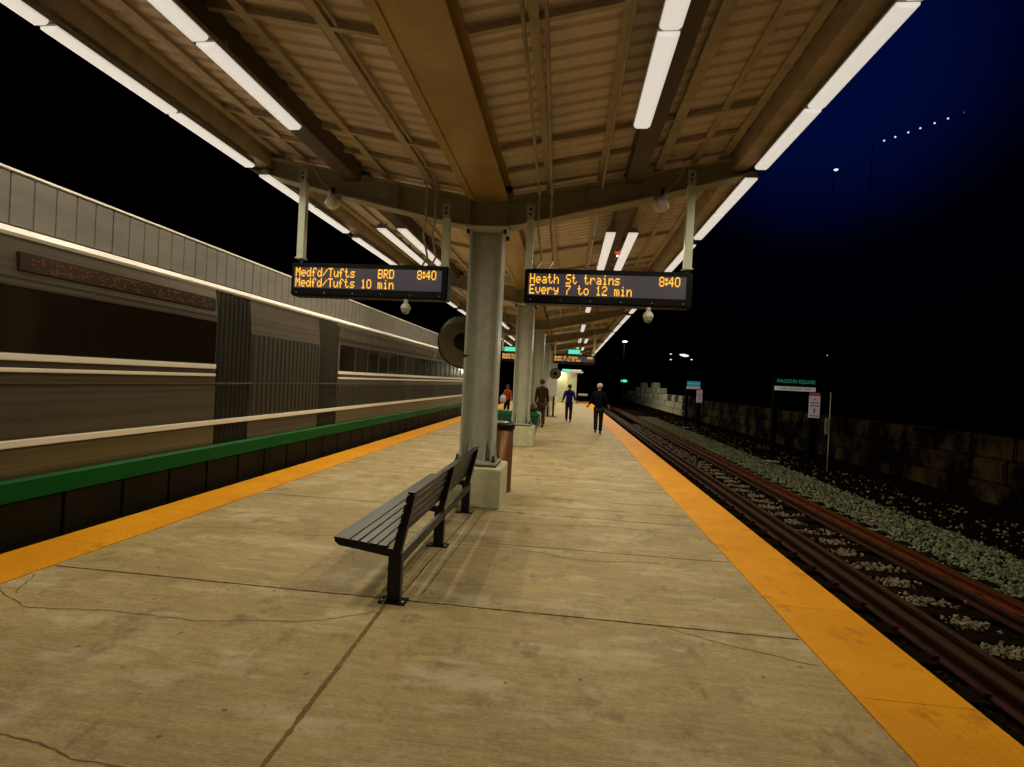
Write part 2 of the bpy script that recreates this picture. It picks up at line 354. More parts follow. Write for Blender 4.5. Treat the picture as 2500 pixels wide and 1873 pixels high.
# ------------------------------------------------------------------ canopy frames: plinth, column, tapered beams
def zt(x): return 4.17+.18*abs(x-CXm)          # top of the beams
def deckz(x): return zt(x)+.15
def make_frame():
    r = thing('canopy_column', 'x', 'column', (CXm, 0, 0), 'columns carrying the platform canopy')
    b = BM(); box(b, -.385, .385, -.42, .42, 0, .52, .014); pl = obj('plinth', b, M_PLINTH, r)
    b = BM(); box(b, -.30, .30, -.27, .27, .522, .545, .003); obj('grout_pad', b, mat('grout_rust', (.12, .06, .03), .9, noise=.4), r)
    b = BM(); box(b, -.29, .29, -.25, .25, .546, .582, .004); bp_ = obj('base_plate', b, M_STEEL, r)
    b = BM()
    for x in (-.25, .25):
        for y in (-.20, .20):
            tube(b, [(x, y, .583), (x, y, .612)], .034, 6); tube(b, [(x, y, .612), (x, y, .67)], .016, 8)
    obj('anchor_bolts', b, M_BOLT, r)
    b = BM()
    for s in (-1, 1): box(b, s*.215-.014, s*.215+.014, -.18, .18, .584, 3.755, .003)
    box(b, -.2005, .2005, -.011, .011, .584, 3.755)
    obj('shaft', b, M_STEEL, r)
    b = BM()
    for x in (-.11, .11):
        prism(b, [(-.16, .584), (-.012, .584), (-.012, .83), (-.04, .83)], x-.008, x+.008, 'x')
    for s in (-1, 1):
        prism(b, [(s*.2295, .584), (s*.28, .584), (s*.235, .86), (s*.2295, .86)], -.008, .008)
    obj('gusset_plates', b, M_STEEL, r)
    b = BM(); box(b, -.29, .29, -.22, .22, 3.757, 3.792, .004); cp = obj('cap_plate', b, M_HANG, r)
    b = BM()
    for x in (-.255, .255):
        for y in (-.17, .17): tube(b, [(x, y, 3.70), (x, y, 3.756)], .024, 6)
    obj('cap_bolts', b, M_BOLT, r)
    # butterfly beam: web with flanges, arms rising to both platform edges
    b = BM()
    for s in (-1, 1):
        X = [0, .40, 2.0, 3.45]; top = [4.17+.18*x for x in X]; bot = [3.84, 3.84, 4.20, 4.57]
        bot[0] = 3.815; bot[1] = 3.845
        web = [(s*x, z-.012) for x, z in zip(X, top)] + [(s*x, z+.012) for x, z in list(zip(X, bot))[::-1]]
        prism(b, web if s > 0 else web[::-1], -.012, .012)
        for i in range(3):
            for arr in (top, bot):
                q = [(s*X[i], arr[i]-.011), (s*X[i+1], arr[i+1]-.011), (s*X[i+1], arr[i+1]+.011), (s*X[i], arr[i]+.011)]
                prism(b, q, -.13, .13)
        box(b, s*3.455-.008, s*3.455+.008, -.12, .12, 4.585, 4.78)
    for x in (-.26, .26, -1.3, 1.3):
        zb_ = 3.86 if abs(x) < .4 else 4.06
        box(b, x-.006, x+.006, -.118, .118, zb_, 4.17+.18*abs(x)-.013)
    obj('beam', b, M_BEAM, r)
    return r
fr = make_frame()
for k, y in enumerate(COLS):
    o = fr if k == 0 else copy_tree(fr)
    o.location = (CXm, y, 0)
    o['label'] = ['nearest grey canopy column, rising from the concrete block behind the bench', 'second canopy column, with the green bin behind its concrete block', 'third canopy column, right behind the person in brown', 'fourth canopy column, between the two far orange displays', 'fifth canopy column from the bench', 'sixth canopy column from the bench', 'farthest canopy column, nearest the lit stair hut'][k]

# ------------------------------------------------------------------ canopy roof
roof = thing('canopy_roof', 'long corrugated canopy roof rising to both platform edges', 'canopy', (CXm, 0, 0))
CY0, CY1 = -2.0, 51.0
for s in (-1, 1):
    b = BM(); X0, X1 = .30, 3.50; y = CY0; prev = None; prof = []
    while y < CY1: prof += [(y, 0), (y+.09, 0), (y+.115, .026), (y+.165, .026)]; y += .19
    rows = []
    for x in (X0, 1.3, 2.4, X1): rows.append([b.verts.new((s*x, yy, 4.17+.18*x+.15+zz)) for yy, zz in prof])
    for A, B in zip(rows, rows[1:]):
        for i in range(len(prof)-1): b.faces.new((A[i], A[i+1], B[i+1], B[i]))
    o = obj('deck_panel', b, M_DECK, roof); sm = o.modifiers.new('s', 'SOLIDIFY'); sm.thickness = .004; sm.offset = 1
    b = BM(); box(b, s*3.33-.10, s*3.33+.10, CY0, CY1, 4.62, 4.885, .004); obj('edge_channel', b, M_PURL, roof)
    b = BM(); box(b, s*3.53-.02, s*3.53+.02, CY0, CY1, 4.60, 5.02); obj('fascia', b, M_DARKP, roof)
    for k, (x, w, d, mm) in enumerate(((.82, .035, .06, M_PURL), (1.52, .035, .06, M_PURL), (2.27, .05, .10, M_PURL), (2.75, .035, .05, M_PURL), (3.12, .04, .06, M_PURL))):
        b = BM(); z = 4.17+.18*x+.148; box(b, s*x-w/2, s*x+w/2, CY0, CY1, z-d, z); box(b, s*x-w*1.1, s*x+w*1.1, CY0, CY1, z-d-.008, z-d-.0005); obj('purlin', b, mm, roof)
    b = BM(); x = 1.95; z = 4.17+.18*x+.14
    for y0 in [CY0]+COLS:
        y1 = min([c for c in COLS if c > y0+.1]+[CY1]); box(b, s*x-.11, s*x+.11, y0+.14, y1-.14, z-.25, z)
    obj('box_purlin', b, M_DARKP, roof)
    b = BM()
    for y0 in [B0-BAY]+COLS:
        for dy in (BAY-3.25, BAY-1.3, BAY-.68):
            yy = y0+dy
            q = [(s*.32, zt(CXm+.32)+.085), (s*3.2, zt(CXm+3.2)+.085), (s*3.2, zt(CXm+3.2)+.14), (s*.32, zt(CXm+.32)+.14)]
            if yy < CY1: prism(b, q, yy-.025, yy+.025)
    obj('cross_strut', b, M_PURL, roof)
b = BM()
for y0 in [CY0]+COLS:
    y1 = min([c for c in COLS if c > y0+.1]+[CY1])
    box(b, -.19, .19, y0+.14, y1-.135, 4.185, 4.205)
    for s in (-1, 1): box(b, s*.235-.045, s*.235+.045, y0+.14, y1-.135, 4.165, 4.19); box(b, s*.20-.012, s*.20+.012, y0+.14, y1-.135, 4.2055, 4.36)
    for yy in (y0+2.2, y0+4.5):
        if yy < y1-.3: box(b, -.189, .189, yy-.006, yy+.006, 4.1825, 4.1845)
    box(b, -.30, .30, y0+.14, y1-.135, 4.362, 4.40)
obj('centre_girder', b, M_GIRD, roof)

# ------------------------------------------------------------------ tube lights
def make_light():
    r = thing('tube_light', 'x', 'light', (0, 0, 0), 'tube lights under the canopy')
    b = BM(); prism(b, [(-.088, .0), (.088, .0), (.055, .075), (-.055, .075)], .0, 1.37); obj('housing', b, M_HOUS, r)
    b = BM(); prism(b, [(-.078, -.022), (-.05, -.042), (.05, -.042), (.078, -.022), (.078, -.0015), (-.078, -.0015)], .02, 1.35); obj('diffuser', b, M_TUBE, r)
    b = BM()
    for y in (.25, 1.1): box(b, -.012, .012, y-.02, y+.02, .0755, .16)
    obj('bracket', b, M_HOUS, r)
    l = bpy.data.lights.new('lamp', 'SPOT'); l.energy = LAMP_W; l.color = LAMP_C; l.spot_size = math.radians(172); l.spot_blend = .9; l.shadow_soft_size = .0
    o = bpy.data.objects.new('lamp', l); COL.objects.link(o); o.parent = r; o.location = (0, .68, -.06)
    return r
lt = make_light(); first = True
def place_light(x, y, z, label, tilt=0):
    global first
    o = lt if first else copy_tree(lt); first = False
    o.location = (x, y, z); o.rotation_euler = (0, tilt, 0); o['label'] = label
ys = [2.44, 3.84, 5.24]
for b_ in COLS:
    for d in (-.18, 1.22, 3.02, 4.42): ys.append(b_+d)
ys = [y for y in ys if y < 49]
for side, x, w in ((1, 2.24, 'right'), (-1, -4.48, 'left')):
    for i, y in enumerate(ys): place_light(x, y, 4.49, f'{ORD[i]} tube light along the {w} edge of the canopy, counted from the camera')
for i, y in enumerate([2.36, 3.76]):
    place_light(.60, y, 4.27, ['tube light nearest the top edge over the right walkway', 'tube light over the right walkway before the first beam'][i])
    place_light(-2.99, y, 4.27, ['tube light nearest the top edge over the left walkway', 'tube light over the left walkway before the first beam'][i])
for k, b_ in enumerate(COLS[:6]):
    pair = k not in (1, 2)
    for w, xs_ in (('right', (.60, .97) if pair else (.58,)), ('left', (-3.38, -3.01) if pair else (-3.02,))):
        for x in xs_:
            for d in (1.57, 2.97):
                io = 'single' if not pair else (('inner' if abs(x-CXm) < 2 else 'outer') + ' paired')
                place_light(x, b_+d, 4.27, f'{io} tube light over the {w} walkway, {"near" if d < 2 else "far"} half, beyond the {ORD[k]} beam')

# ------------------------------------------------------------------ LED displays
FONT = {'M': '10001 11011 10101 10101 10001 10001 10001', 'e': '00000 00000 01110 10001 11111 10000 01110', 'd': '00001 00001 01101 10011 10001 10011 01101', 'f': '00110 01001 01000 11100 01000 01000 01000',
 '/': '00000 00001 00010 00100 01000 10000 00000', 'T': '11111 00100 00100 00100 00100 00100 00100', 'u': '00000 00000 10001 10001 10001 10011 01101', 't': '01000 01000 11100 01000 01000 01001 00110', 's': '00000 00000 01111 10000 01110 00001 11110',
 'B': '11110 10001 10001 11110 10001 10001 11110', 'R': '11110 10001 10001 11110 10100 10010 10001', 'D': '11110 10001 10001 10001 10001 10001 11110', '8': '01110 10001 10001 01110 10001 10001 01110', ':': '00 11 11 00 11 11 00',
 '4': '00010 00110 01010 10010 11111 00010 00010', '0': '01110 10001 10001 10001 10001 10001 01110', '1': '00100 01100 00100 00100 00100 00100 01110', 'm': '00000 00000 11010 10101 10101 10101 10101', 'i': '00100 00000 01100 00100 00100 00100 01110',
 'n': '00000 00000 10110 11001 10001 10001 10001', 'H': '10001 10001 10001 11111 10001 10001 10001', 'a': '00000 00000 01110 00001 01111 10001 01111', 'h': '10000 10000 10110 11001 10001 10001 10001', 'S': '01111 10000 10000 01110 00001 00001 11110',
 'r': '00000 00000 10110 11001 10000 10000 10000', 'E': '11111 10000 10000 11110 10000 10000 11111', 'v': '00000 00000 10001 10001 10001 01010 00100', 'y': '00000 00000 10001 10001 01111 00001 01110', '7': '11111 00001 00010 00100 01000 01000 01000', 'o': '00000 00000 01110 10001 10001 10001 01110',
 '2': '01110 10001 00001 00110 01000 10000 11111'}
def led(bm, s, x0, ztop, y, px=.0134, pz=.0182):
    x = x0
    for ch in s:
        if ch == ' ': x += 6*px; continue
        rows = FONT[ch].split()
        for j, r_ in enumerate(rows):
            for i, c in enumerate(r_):
                if c == '1': box(bm, x+i*px, x+i*px+px, y-.003, y, ztop-(j+1)*pz, ztop-j*pz)
        x += (len(rows[0])+1)*px
def display(label, x0, x1, y, rows, hang, time_x, low_screen=True):
    r = thing('led_display', label, 'display', ((x0+x1)/2, y, 2.77), 'orange train displays hung from the canopy beams'); C = Vector(r.location)
    def sh(bm): bmesh.ops.translate(bm, vec=-C, verts=bm.verts); return bm
    b = BM(); vs = box(b, x0, x1, y, y+.24, 2.765, 3.235, .018); obj('casing', sh(b), M_BLACK, r)
    b = BM(); box(b, x0+.05, x1-.085, y-.004, y-.0005, 2.875, 3.165); sc = obj('screen', sh(b), M_SCREEN, r)
    for s, xx, zz in rows:
        b = BM(); led(b, s, xx, zz, y-.0045); obj('lettering', sh(b), M_AMBER, r)
    b = BM()
    for i in range(6): tube(b, [(x0+.09+i*(x1-x0-.2)/5, y, 2.815), (x0+.09+i*(x1-x0-.2)/5, y-.006, 2.815)], .006, 8)
    obj('screws', sh(b), M_WHITE, r)
    for hx, zl in hang:
        b = BM(); ztop = 3.90+.23*max(0, abs(hx-CXm)-.6)+.16
        box(b, hx-.05, hx+.05, y+.01, y+.10, zl, ztop-.16, .004); box(b, hx-.062, hx+.062, y-.005, y+.12, zl-.02, zl-.0005, .003)
        h = obj('hanger', sh(b), M_HANG, r)
        b = BM(); box(b, hx-.055, hx+.045, y+.005, y+.012, ztop-.158, ztop+.03)
        obj('bracket_plate', sh(b), M_STEEL, h)
        b = BM()
        for dz in (-.035, -.10): tube(b, [(hx-.005, y+.004, ztop+dz), (hx-.005, y-.008, ztop+dz)], .018, 10)
        obj('bolts', sh(b), M_BOLT, h)
        if zl > 3.26:
            b = BM(); box(b, hx-.012, hx+.012, y+.03, y+.08, 3.236, zl-.021); obj('hanger_stub', sh(b), M_BOLT, r)
    return r
YD = 6.885
display('orange display over the left platform edge reading Medfd/Tufts BRD 8:40', -3.97, -1.70, YD, [('Medfd/Tufts', -3.895, 3.162), ('BRD', -3.895+15*.0804, 3.162), ('8:40', -2.13, 3.162), ('Medfd/Tufts', -3.895, 3.018), ('10', -3.895+12*.0804, 3.018), ('min', -3.895+15*.0804, 3.018)], ((-3.86, 3.31), (-1.76, 3.245)), 0)
display('orange display on the right reading Heath St trains 8:40', -.64, 1.56, YD, [('Heath', -.57, 3.162), ('St', -.57+6*.0804, 3.162), ('trains', -.57+9*.0804, 3.162), ('8:40', 1.13, 3.162), ('Every', -.57, 3.018), ('7', -.57+6*.0804, 3.018), ('to', -.57+8*.0804, 3.018), ('12', -.57+11*.0804, 3.018), ('min', -.57+14*.0804, 3.018)], ((-.60, 3.245), (1.49, 3.29)), 0)
YF = COLS[3]-.25
display('small far orange display left of the second column', -3.55, -1.45, YF, [('Medfd/Tufts', -3.48, 3.162), ('BRD', -2.27, 3.162), ('8:40', -1.86, 3.162), ('Medfd/Tufts', -3.48, 3.018), ('10', -2.52, 3.018), ('min', -2.27, 3.018)], ((-3.5, 3.31), (-1.5, 3.245)), 0)
display('small far orange display above the walking people', -.80, 1.40, YF, [('Heath', -.73, 3.162), ('St', -.25, 3.162), ('trains', 0, 3.162), ('8:40', .97, 3.162), ('Every', -.73, 3.018), ('7', -.25, 3.018), ('to', -.08, 3.018), ('12', .16, 3.018), ('min', .4, 3.018)], ((-.72, 3.245), (1.32, 3.29)), 0)

# dome cameras under the displays
M_DOME = mat('smoked_dome', (.05, .06, .05), .15)
def dome(x, label):
    r = thing('dome_camera', label, 'security camera', (x, YD+.05, 2.62), 'dome cameras under the displays')
    b = BM(); lathe(b, [(.030, .09), (.032, .144)], (0, 0, 0)); lathe(b, [(.033, .089), (.050, .075), (.066, .045), (.070, .02), (.066, .008)], (0, 0, 0)); obj('housing', b, M_WHITE, r)
    b = BM(); lathe(b, [(.058, .007), (.056, -.02), (.042, -.045), (.020, -.058), (.004, -.061)], (0, 0, 0)); obj('dome', b, mat('milky_dome', (.45, .46, .40), .2), r)
    b = BM(); lathe(b, [(.004, -.0615), (.032, -.054)], (0, -.028, .012), 16); obj('lens_window', b, M_DOME, r)
dome(-2.29, 'white dome camera hanging under the left display'); dome(1.02, 'white dome camera hanging under the right display')

# white horn speakers clamped to the first beam, each with a looping cable
def horn(x, z, s, label, lab2):
    r = thing('horn_speaker', label, 'speaker', (x, 6.93, z), 'horn speakers on the first beam')
    b = BM(); lathe(b, [(.018, .13), (.036, .12), (.042, .04), (.080, -.01), (.108, -.07), (.10, -.10), (.05, -.15), (.02, -.165)], (0, 0, 0), 20); o = obj('horn', b, M_WHITE, r); o.rotation_euler = (math.radians(-18), math.radians(-22*s), 0)
    b = BM(); box(b, s*.06-.045, s*.06+.045, .02, .11, -.03, .07, .008); obj('driver_box', b, M_PURL, r)
    b = BM(); box(b, -.02, .02, .0, .05, .07, .17, .004); obj('clamp', b, M_BOLT, r)
    b = BM(); P = [Vector(p) for p in ((s*.06, .05, .07), (s*-.14, -.03, .22), (s*-.24, -.1, .40), (s*-.16, -.15, .50), (s*.0, -.18, .53))]; pts = []
    for i in range(len(P)-1):
        a, c = P[i], P[i+1]; p0 = P[max(i-1, 0)]; p3 = P[min(i+2, len(P)-1)]
        for t_ in range(6):
            t = t_/6; pts.append(.5*((2*a)+(-p0+c)*t+(2*p0-5*a+4*c-p3)*t*t+(-p0+3*a-3*c+p3)*t**3))
    tube(b, pts+[P[-1]], .008, 8); obj('cable', b, M_PURL, r)
horn(-3.44, 4.15, 1, 'white horn speaker on the beam above the left display', ''); horn(1.13, 4.17, -1, 'white horn speaker on the beam above the right display', '')

# conduits dropping over the first beam
def conduit(pts, label, clips=()):
    r = thing('conduit', label, 'conduit', pts[0], 'conduits under the canopy'); o = Vector(pts[0]); b = BM()
    tube(b, [Vector(p)-o for p in pts], .016, 8); obj('pipe', b, M_HANG if 'white' in label else M_PURL, r)
    b = BM()
    for p in clips: box(b, p[0]-.03-o.x, p[0]+.03-o.x, p[1]-.012-o.y, p[1]+.012-o.y, p[2]-.03-o.z, p[2]+.03-o.z, .004)
    if clips: obj('junction_box', b, M_PURL, r)
    else: b.free()
for x, lab in ((-2.06, 'left of the two conduits bending down over the beam by the left display'), (-1.93, 'right of the two conduits bending down over the beam by the left display')):
    conduit([(x, -1, 4.38+.03), (x, 6.75, 4.41), (x, 6.9, 4.36), (x, 6.93, 4.28), (x, 6.93, 3.85), (x-.05, 7.0, 3.7), (x-.12, 7.5, 3.5), (x-.1, 7.2, 3.3), (x-.1, 7.0, 3.236)], lab, ((x, 6.85, 4.36),))
for x, lab in ((-.50, 'left of the two conduits above the right display'), (-.33, 'right of the two conduits above the right display')):
    conduit([(x+.15, -1, 4.27), (x, 6.75, 4.27), (x, 6.9, 4.24), (x, 6.93, 4.18), (x, 6.93, 3.80), (x+.02, 7.3, 3.62), (x+.03, 7.6, 3.5), (x-.02, 7.2, 3.3), (x-.04, 7.0, 3.236)], lab, ((x, 6.86, 4.27), (x, 6.93, 4.1)))
conduit([(.34, -1, 4.38), (.34, 13.6, 4.38)], 'thin straight conduit along the ceiling of the right walkway', ((.34, 9.4, 4.38),))
conduit([(-1.8, 7.4, 4.24), (-1.8, 13.6, 4.24)], 'thin straight conduit beyond the first beam on the left')
# red alarm beacon between the paired lights
al = thing('alarm_beacon', 'small red alarm beacon between the paired tube lights', 'beacon', (.80, 9.6, 4.12))
b = BM(); lathe(b, [(.05, .10), (.055, .03), (.03, 0)], (0, 0, 0), 14); obj('body', b, mat('red_plastic', (.35, .03, .02), .4), al)
b = BM(); lathe(b, [(.018, -.001), (.016, -.03), (.004, -.04)], (0, 0, 0), 10); obj('strobe', b, M_WHITE, al)
b = BM(); tube(b, [(0, 0, .101), (0, 0, .28)], .01, 6); obj('stem', b, M_HOUS, al)

# ------------------------------------------------------------------ bench
def bench():
    r = thing('bench', 'long dark slatted metal bench standing before the nearest column', 'bench', (-1.2, 5.1, 0)); C = Vector((1.2, -5.1, 0))
    def T(bm): bmesh.ops.translate(bm, vec=C, verts=bm.verts); return bm
    Y = (3.74, 5.08, 6.44)
    for y in Y:
        b = BM(); box(b, -1.265, -1.165, y-.035, y+.035, .012, .375, .006); lg = obj('leg', T(b), M_BENCH, r)
        b = BM(); box(b, -1.325, -1.115, y-.062, y+.062, 0, .011, .002); fp = obj('foot_plate', T(b), M_BENCH, lg)
        b = BM()
        for dx in (-1.30, -1.14): tube(b, [(dx, y-.03, .0112), (dx, y-.03, .02)], .009, 8)
        obj('foot_bolts', T(b), M_HANG, lg)
        b = BM(); prism(b, [(-1.69, .425), (-1.655, .398), (-1.27, .345), (-1.175, .345), (-1.175, .385), (-1.21, .398), (-1.69, .445)], y-.03, y+.03); obj('seat_bracket', T(b), M_BENCH, r)
        b = BM(); prism(b, [(-1.235, .40), (-1.172, .386), (-1.085, .80), (-1.10, .825), (-1.125, .825)], y-.03, y+.03); obj('back_post', T(b), M_BENCH, r)
    b = BM()
    sl = [(-1.69, -1.575)]+[(-1.562+.073*i, -1.562+.073*i+.058) for i in range(4)]
    for x0, x1 in sl:
        z0 = .449-(x0+1.69)*.095; z1 = .449-(x1+1.69)*.095
        prism(b, [(x0, z0), (x1, z1), (x1, z1+.014), (x0, z0+.014)], 3.70, 6.48)
    obj('seat', T(b), M_BENCH, r)
    b = BM()
    for i in range(5):
        z0 = .475+i*.07; z1 = z0+.060; f = lambda z: -1.222+(z-.40)*.242
        prism(b, [(f(z0)-.016, z0), (f(z0)-.002, z0), (f(z1)-.002, z1), (f(z1)-.016, z1)], 3.70, 6.48)
    obj('backrest', T(b), M_BENCH, r)
    b = BM(); prism(b, [(-1.135, .8255), (-1.082, .8255), (-1.082, .838), (-1.135, .838)], 3.70, 6.48); obj('top_rail', T(b), M_BENCH, r)
    for y0, y1 in ((3.776, 5.044), (5.116, 6.404)):
        b = BM(); box(b, -1.198, -1.168, y0, y1, .28, .365, .004); obj('stretcher', T(b), M_BENCH, r)
    b = BM(); prism(b, [(-1.57, .462), (-1.54, .462), (-1.30, .57), (-1.20, .565), (-1.20, .585), (-1.31, .592)], 5.06, 5.10); obj('arm_divider', T(b), M_BENCH, r)
bench()

# ------------------------------------------------------------------ bin, green box, mirrors
r = thing('litter_bin', 'brown round litter bin with black lid behind the nearest column', 'bin', (-.99, 7.86, 0))
b = BM(); lathe(b, [(.20, 0), (.205, .02), (.205, .05), (.20, .06), (.205, .96), (.195, .965)], (0, 0, 0), 28); obj('body', b, mat('brown_bin', (.24, .10, .03), .35, metal=.35, noise=.5, scale=9, stretch=(1, 1, .1)), r)
b = BM(); lathe(b, [(.222, .966), (.225, 1.03), (.20, 1.05), (.16, 1.056)], (0, 0, 0), 28); obj('lid', b, M_BLACK, r)
b = BM(); lathe(b, [(.15, 1.0565), (.10, 1.075), (.03, 1.08)], (0, 0, 0), 24); obj('ash_tray', b, mat('tray_steel', (.45, .47, .44), .3, metal=.8), r)
r = thing('grit_bin', 'dark green grit bin behind the second column', 'bin', (-1.40, 14.65, 0))
b = BM(); pf = [(-.60, 0), (.50, 0), (.56, .2), (.66, .76), (-.66, .76), (-.64, .2)]; prism(b, pf, -.32, .32); obj('tub', b, mat('green_plastic', (.012, .10, .05), .35, noise=.2), r)
b = BM(); prism(b, [(-.69, .762), (.69, .762), (.69, .80), (.60, .86), (-.60, .86), (-.69, .80)], -.35, .35); obj('lid', b, mat('green_lid', (.02, .17, .09), .3), r)
r = thing('rubbish_bag', 'dark red bag lying on the green grit bin', 'bag', (-.95, 14.62, .862))
b = BM(); lathe(b, [(.06, 0), (.12, .02), (.14, .09), (.09, .16), (.03, .20), (.04, .23)], (0, 0, 0), 14, scale=(1, .8)); obj('sack', b, mat('bag_red', (.06, .012, .01), .5), r)

def mirror(x, y, z, rad, label, side):
    r = thing('convex_mirror', label, 'mirror', (x, y, z), 'convex mirrors on the columns')
    b = BM(); lathe(b, [(rad*.15, .0), (rad*.7, .01), (rad*.93, .04), (rad, .055), (rad, .075), (rad*.9, .08)], (0, 0, 0), 36, 'y'); obj('back_shell', b, mat('mirror_back', (.14, .11, .06), .4, noise=.2), r)
    b = BM(); lathe(b, [(rad*.97, .081), (rad*.8, .105), (rad*.4, .135), (.01, .145)], (0, 0, 0), 36, 'y'); obj('mirror_face', b, mat('mirror_glass', (.7, .7, .7), .05, metal=1), r)
    b = BM(); lathe(b, [(rad*.98, .05), (rad*1.03, .06), (rad*1.03, .085), (rad*.98, .09)], (0, 0, 0), 36, 'y'); obj('rim', b, M_BLACK, r)
    b = BM(); tube(b, [(0, .0, 0), (side*.18, -.05, .0), (side*rad*1.3, -.12, 0)], .014, 8); obj('arm', b, M_BOLT, r)
    b = BM(); lathe(b, [(rad*.34, -.03), (rad*.30, -.001)], (0, 0, 0), 16, 'y'); obj('mount_plate', b, M_BLACK, r)
mirror(-1.63, 7.75, 2.27, .40, 'large round convex mirror seen from behind, left of the nearest column', 1)
mirror(-.66, COLS[3]+.3, 2.22, .30, 'small dark round mirror right of the far columns', -1)

# small things on the near column: tag and clip
r = thing('column_clip', 'small black clip on the left side of the nearest column', 'clip', (-1.43, 6.9, 2.02))
b = BM(); box(b, -.02, .07, -.006, .012, -.012, .012, .003); obj('clip', b, M_BOLT, r)

# ------------------------------------------------------------------ green lit signs and the far stair hut
M_GREENL = mat('green_lit_panel', (.02, .3, .2), .5, emis=(.10, .72, .48), estr=1.0)
def green_sign(x, y, z, w, h, label):
    r = thing('green_sign', label, 'sign', (x, y, z), 'green lit signs hung over the walkways')
    b = BM(); box(b, -w/2, w/2, 0, .08, -h/2, h/2, .01); obj('sign_box', b, mat('green_box', (.01, .09, .05), .4), r)
    b = BM(); box(b, -w*.44, w*.44, -.006, -.0005, -h*.30, h*.34); obj('lit_face', b, M_GREENL, r)
    b = BM()
    for s in (-1, 1): tube(b, [(s*w*.35, .04, h/2), (s*w*.35, .04, 4.05-z+.18*max(0, abs(x-CXm)-1))], .012, 8)
    obj('drop_rods', b, M_HOUS, r)
green_sign(.21, COLS[2]-.2, 2.97, .52, .26, 'glowing green hanging sign over the right walkway')
green_sign(-2.33, COLS[2]-.2, 2.97, .52, .26, 'glowing green hanging sign left of the second column')
r = thing('stair_hut', 'pale lit stair hut at the far end of the platform', 'building', (-.05, 47.0, 0))
M_HUT = mat('hut_panel', (.50, .42, .25), .6, noise=.3, scale=2)
b = BM(); box(b, -1.15, -1.0, 0, 4, 0, 2.75); box(b, .75, .9, 0, 4, 0, 2.75); box(b, -1.0, .75, 3.85, 4, 0, 2.75); box(b, -.28, .08, 0, .12, 0, 2.3); box(b, -1.0, .75, 0, .12, 2.3, 2.75); obj('wall', b, M_HUT, r)
b = BM(); box(b, -1.35, 1.45, -.7, 4.2, 2.752, 2.84, .02); obj('roof', b, mat('hut_roof', (.62, .62, .58), .5), r)
for x0, x1 in ((-.99, -.29), (.09, .74)):
    b = BM(); box(b, x0, x1, .05, .07, .02, 2.29); d = obj('door', b, mat('lit_glass', (.25, .27, .14), .2, emis=(.26, .25, .12), estr=.5), r)
    b = BM()
    for xx in (x0+.02, x1-.02, (x0+x1)/2): box(b, xx-.02, xx+.02, .02, .048, .02, 2.29)
    box(b, x0+.041, x1-.041, .025, .046, 1.0, 1.05); obj('door_frame', b, M_HUT, d)
b = BM(); box(b, -1.0, -.3, -.5, -.3, 2.60, 2.67, .01); obj('ceiling_lamp', b, mat('hut_lamp', (.8, .8, .7), .5, emis=(.75, .78, .66), estr=1), r)
b = BM(); box(b, -.45, .35, -.72, -.66, 2.86, 3.02, .01); obj('name_panel', b, M_GREENL, r)
b = BM(); box(b, .36, 1.25, -.71, -.67, 2.86, 3.02, .01); obj('white_panel', b, mat('lilac_panel', (.6, .5, .6), .5, emis=(.3, .25, .28), estr=.6), r)
l = bpy.data.lights.new('lamp', 'POINT'); l.energy = 60; l.color = (1, .95, .75); l.shadow_soft_size = 0; o = bpy.data.objects.new('lamp', l); COL.objects.link(o); o.parent = r; o.location = (-.6, -.6, 2.4)
# white notice board
r = thing('notice_board', 'white notice board on dark legs right of the far columns', 'board', (-.80, 26.0, 0))
b = BM(); box(b, -.24, .28, -.03, .03, 1.04, 1.92, .01); obj('board', b, mat('board_white', (.62, .58, .58), .5, noise=.2), r)
b = BM()
for x in (-.13, .15): box(b, x-.05, x+.05, -.025, .025, 0.03, 1.035)
obj('legs', b, M_BOLT, r); b = BM(); box(b, -.28, .34, -.2, .2, 0, .028, .004); obj('base', b, M_BOLT, r)

# ------------------------------------------------------------------ trackside signs
M_SIGNB = mat('sign_black', (.006, .007, .006), .5)
M_POST = mat('post_black', (.002, .002, .002), .8, spec=.05)
M_GTXT = mat('green_letter', (.10, .55, .42), .5, emis=(.03, .30, .22), estr=.35)
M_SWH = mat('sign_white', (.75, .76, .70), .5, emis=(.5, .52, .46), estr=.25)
def name_sign(x, y, w, z, label, bright):
    r = thing('station_sign', label, 'sign', (x, y, -.2), 'station name signs beyond the right-hand track'); zz = z+.2
    b = BM(); box(b, 0, w, 0, .05, zz, zz+.27, .006); obj('name_board', b, M_SIGNB if not bright else mat('sign_teal', (.02, .16, .20), .5, emis=(.02, .22, .30), estr=.5), r)
    text_mesh('lettering', 'MAGOUN SQUARE', .158*w/1.11, M_GTXT if not bright else M_SWH, r, (w/2, -.003, zz+.14), xs=.80)
    b = BM(); box(b, -.03, w+.005, -.003, .047, zz-.135, zz-.012, .004); st = obj('line_strip', b, M_SWH, r)
    text_mesh('small_lettering', 'GREEN LINE COPLEY & WEST', .076*w/1.11, mat('strip_ink', (.02, .09, .07), .6), r, (w/2, -.0055, zz-.073), xs=.88)
    b = BM()
    for xx in (.02, ): box(b, xx-.07, xx+.07, .052, .16, -.12, zz+.27)
    obj('post', b, M_POST, r)
    b = BM(); box(b, -.10, .16, -.12, .2, -.11, -.085); obj('footing', b, mat('footing', (.4, .38, .34), .8), r)
name_sign(6.18, 16.0, 1.11, 1.96, 'black MAGOUN SQUARE station sign on a dark post, nearest', False)
name_sign(6.33, 28.0, .66, 1.90, 'smaller distant MAGOUN SQUARE station sign glowing blue-green', True)
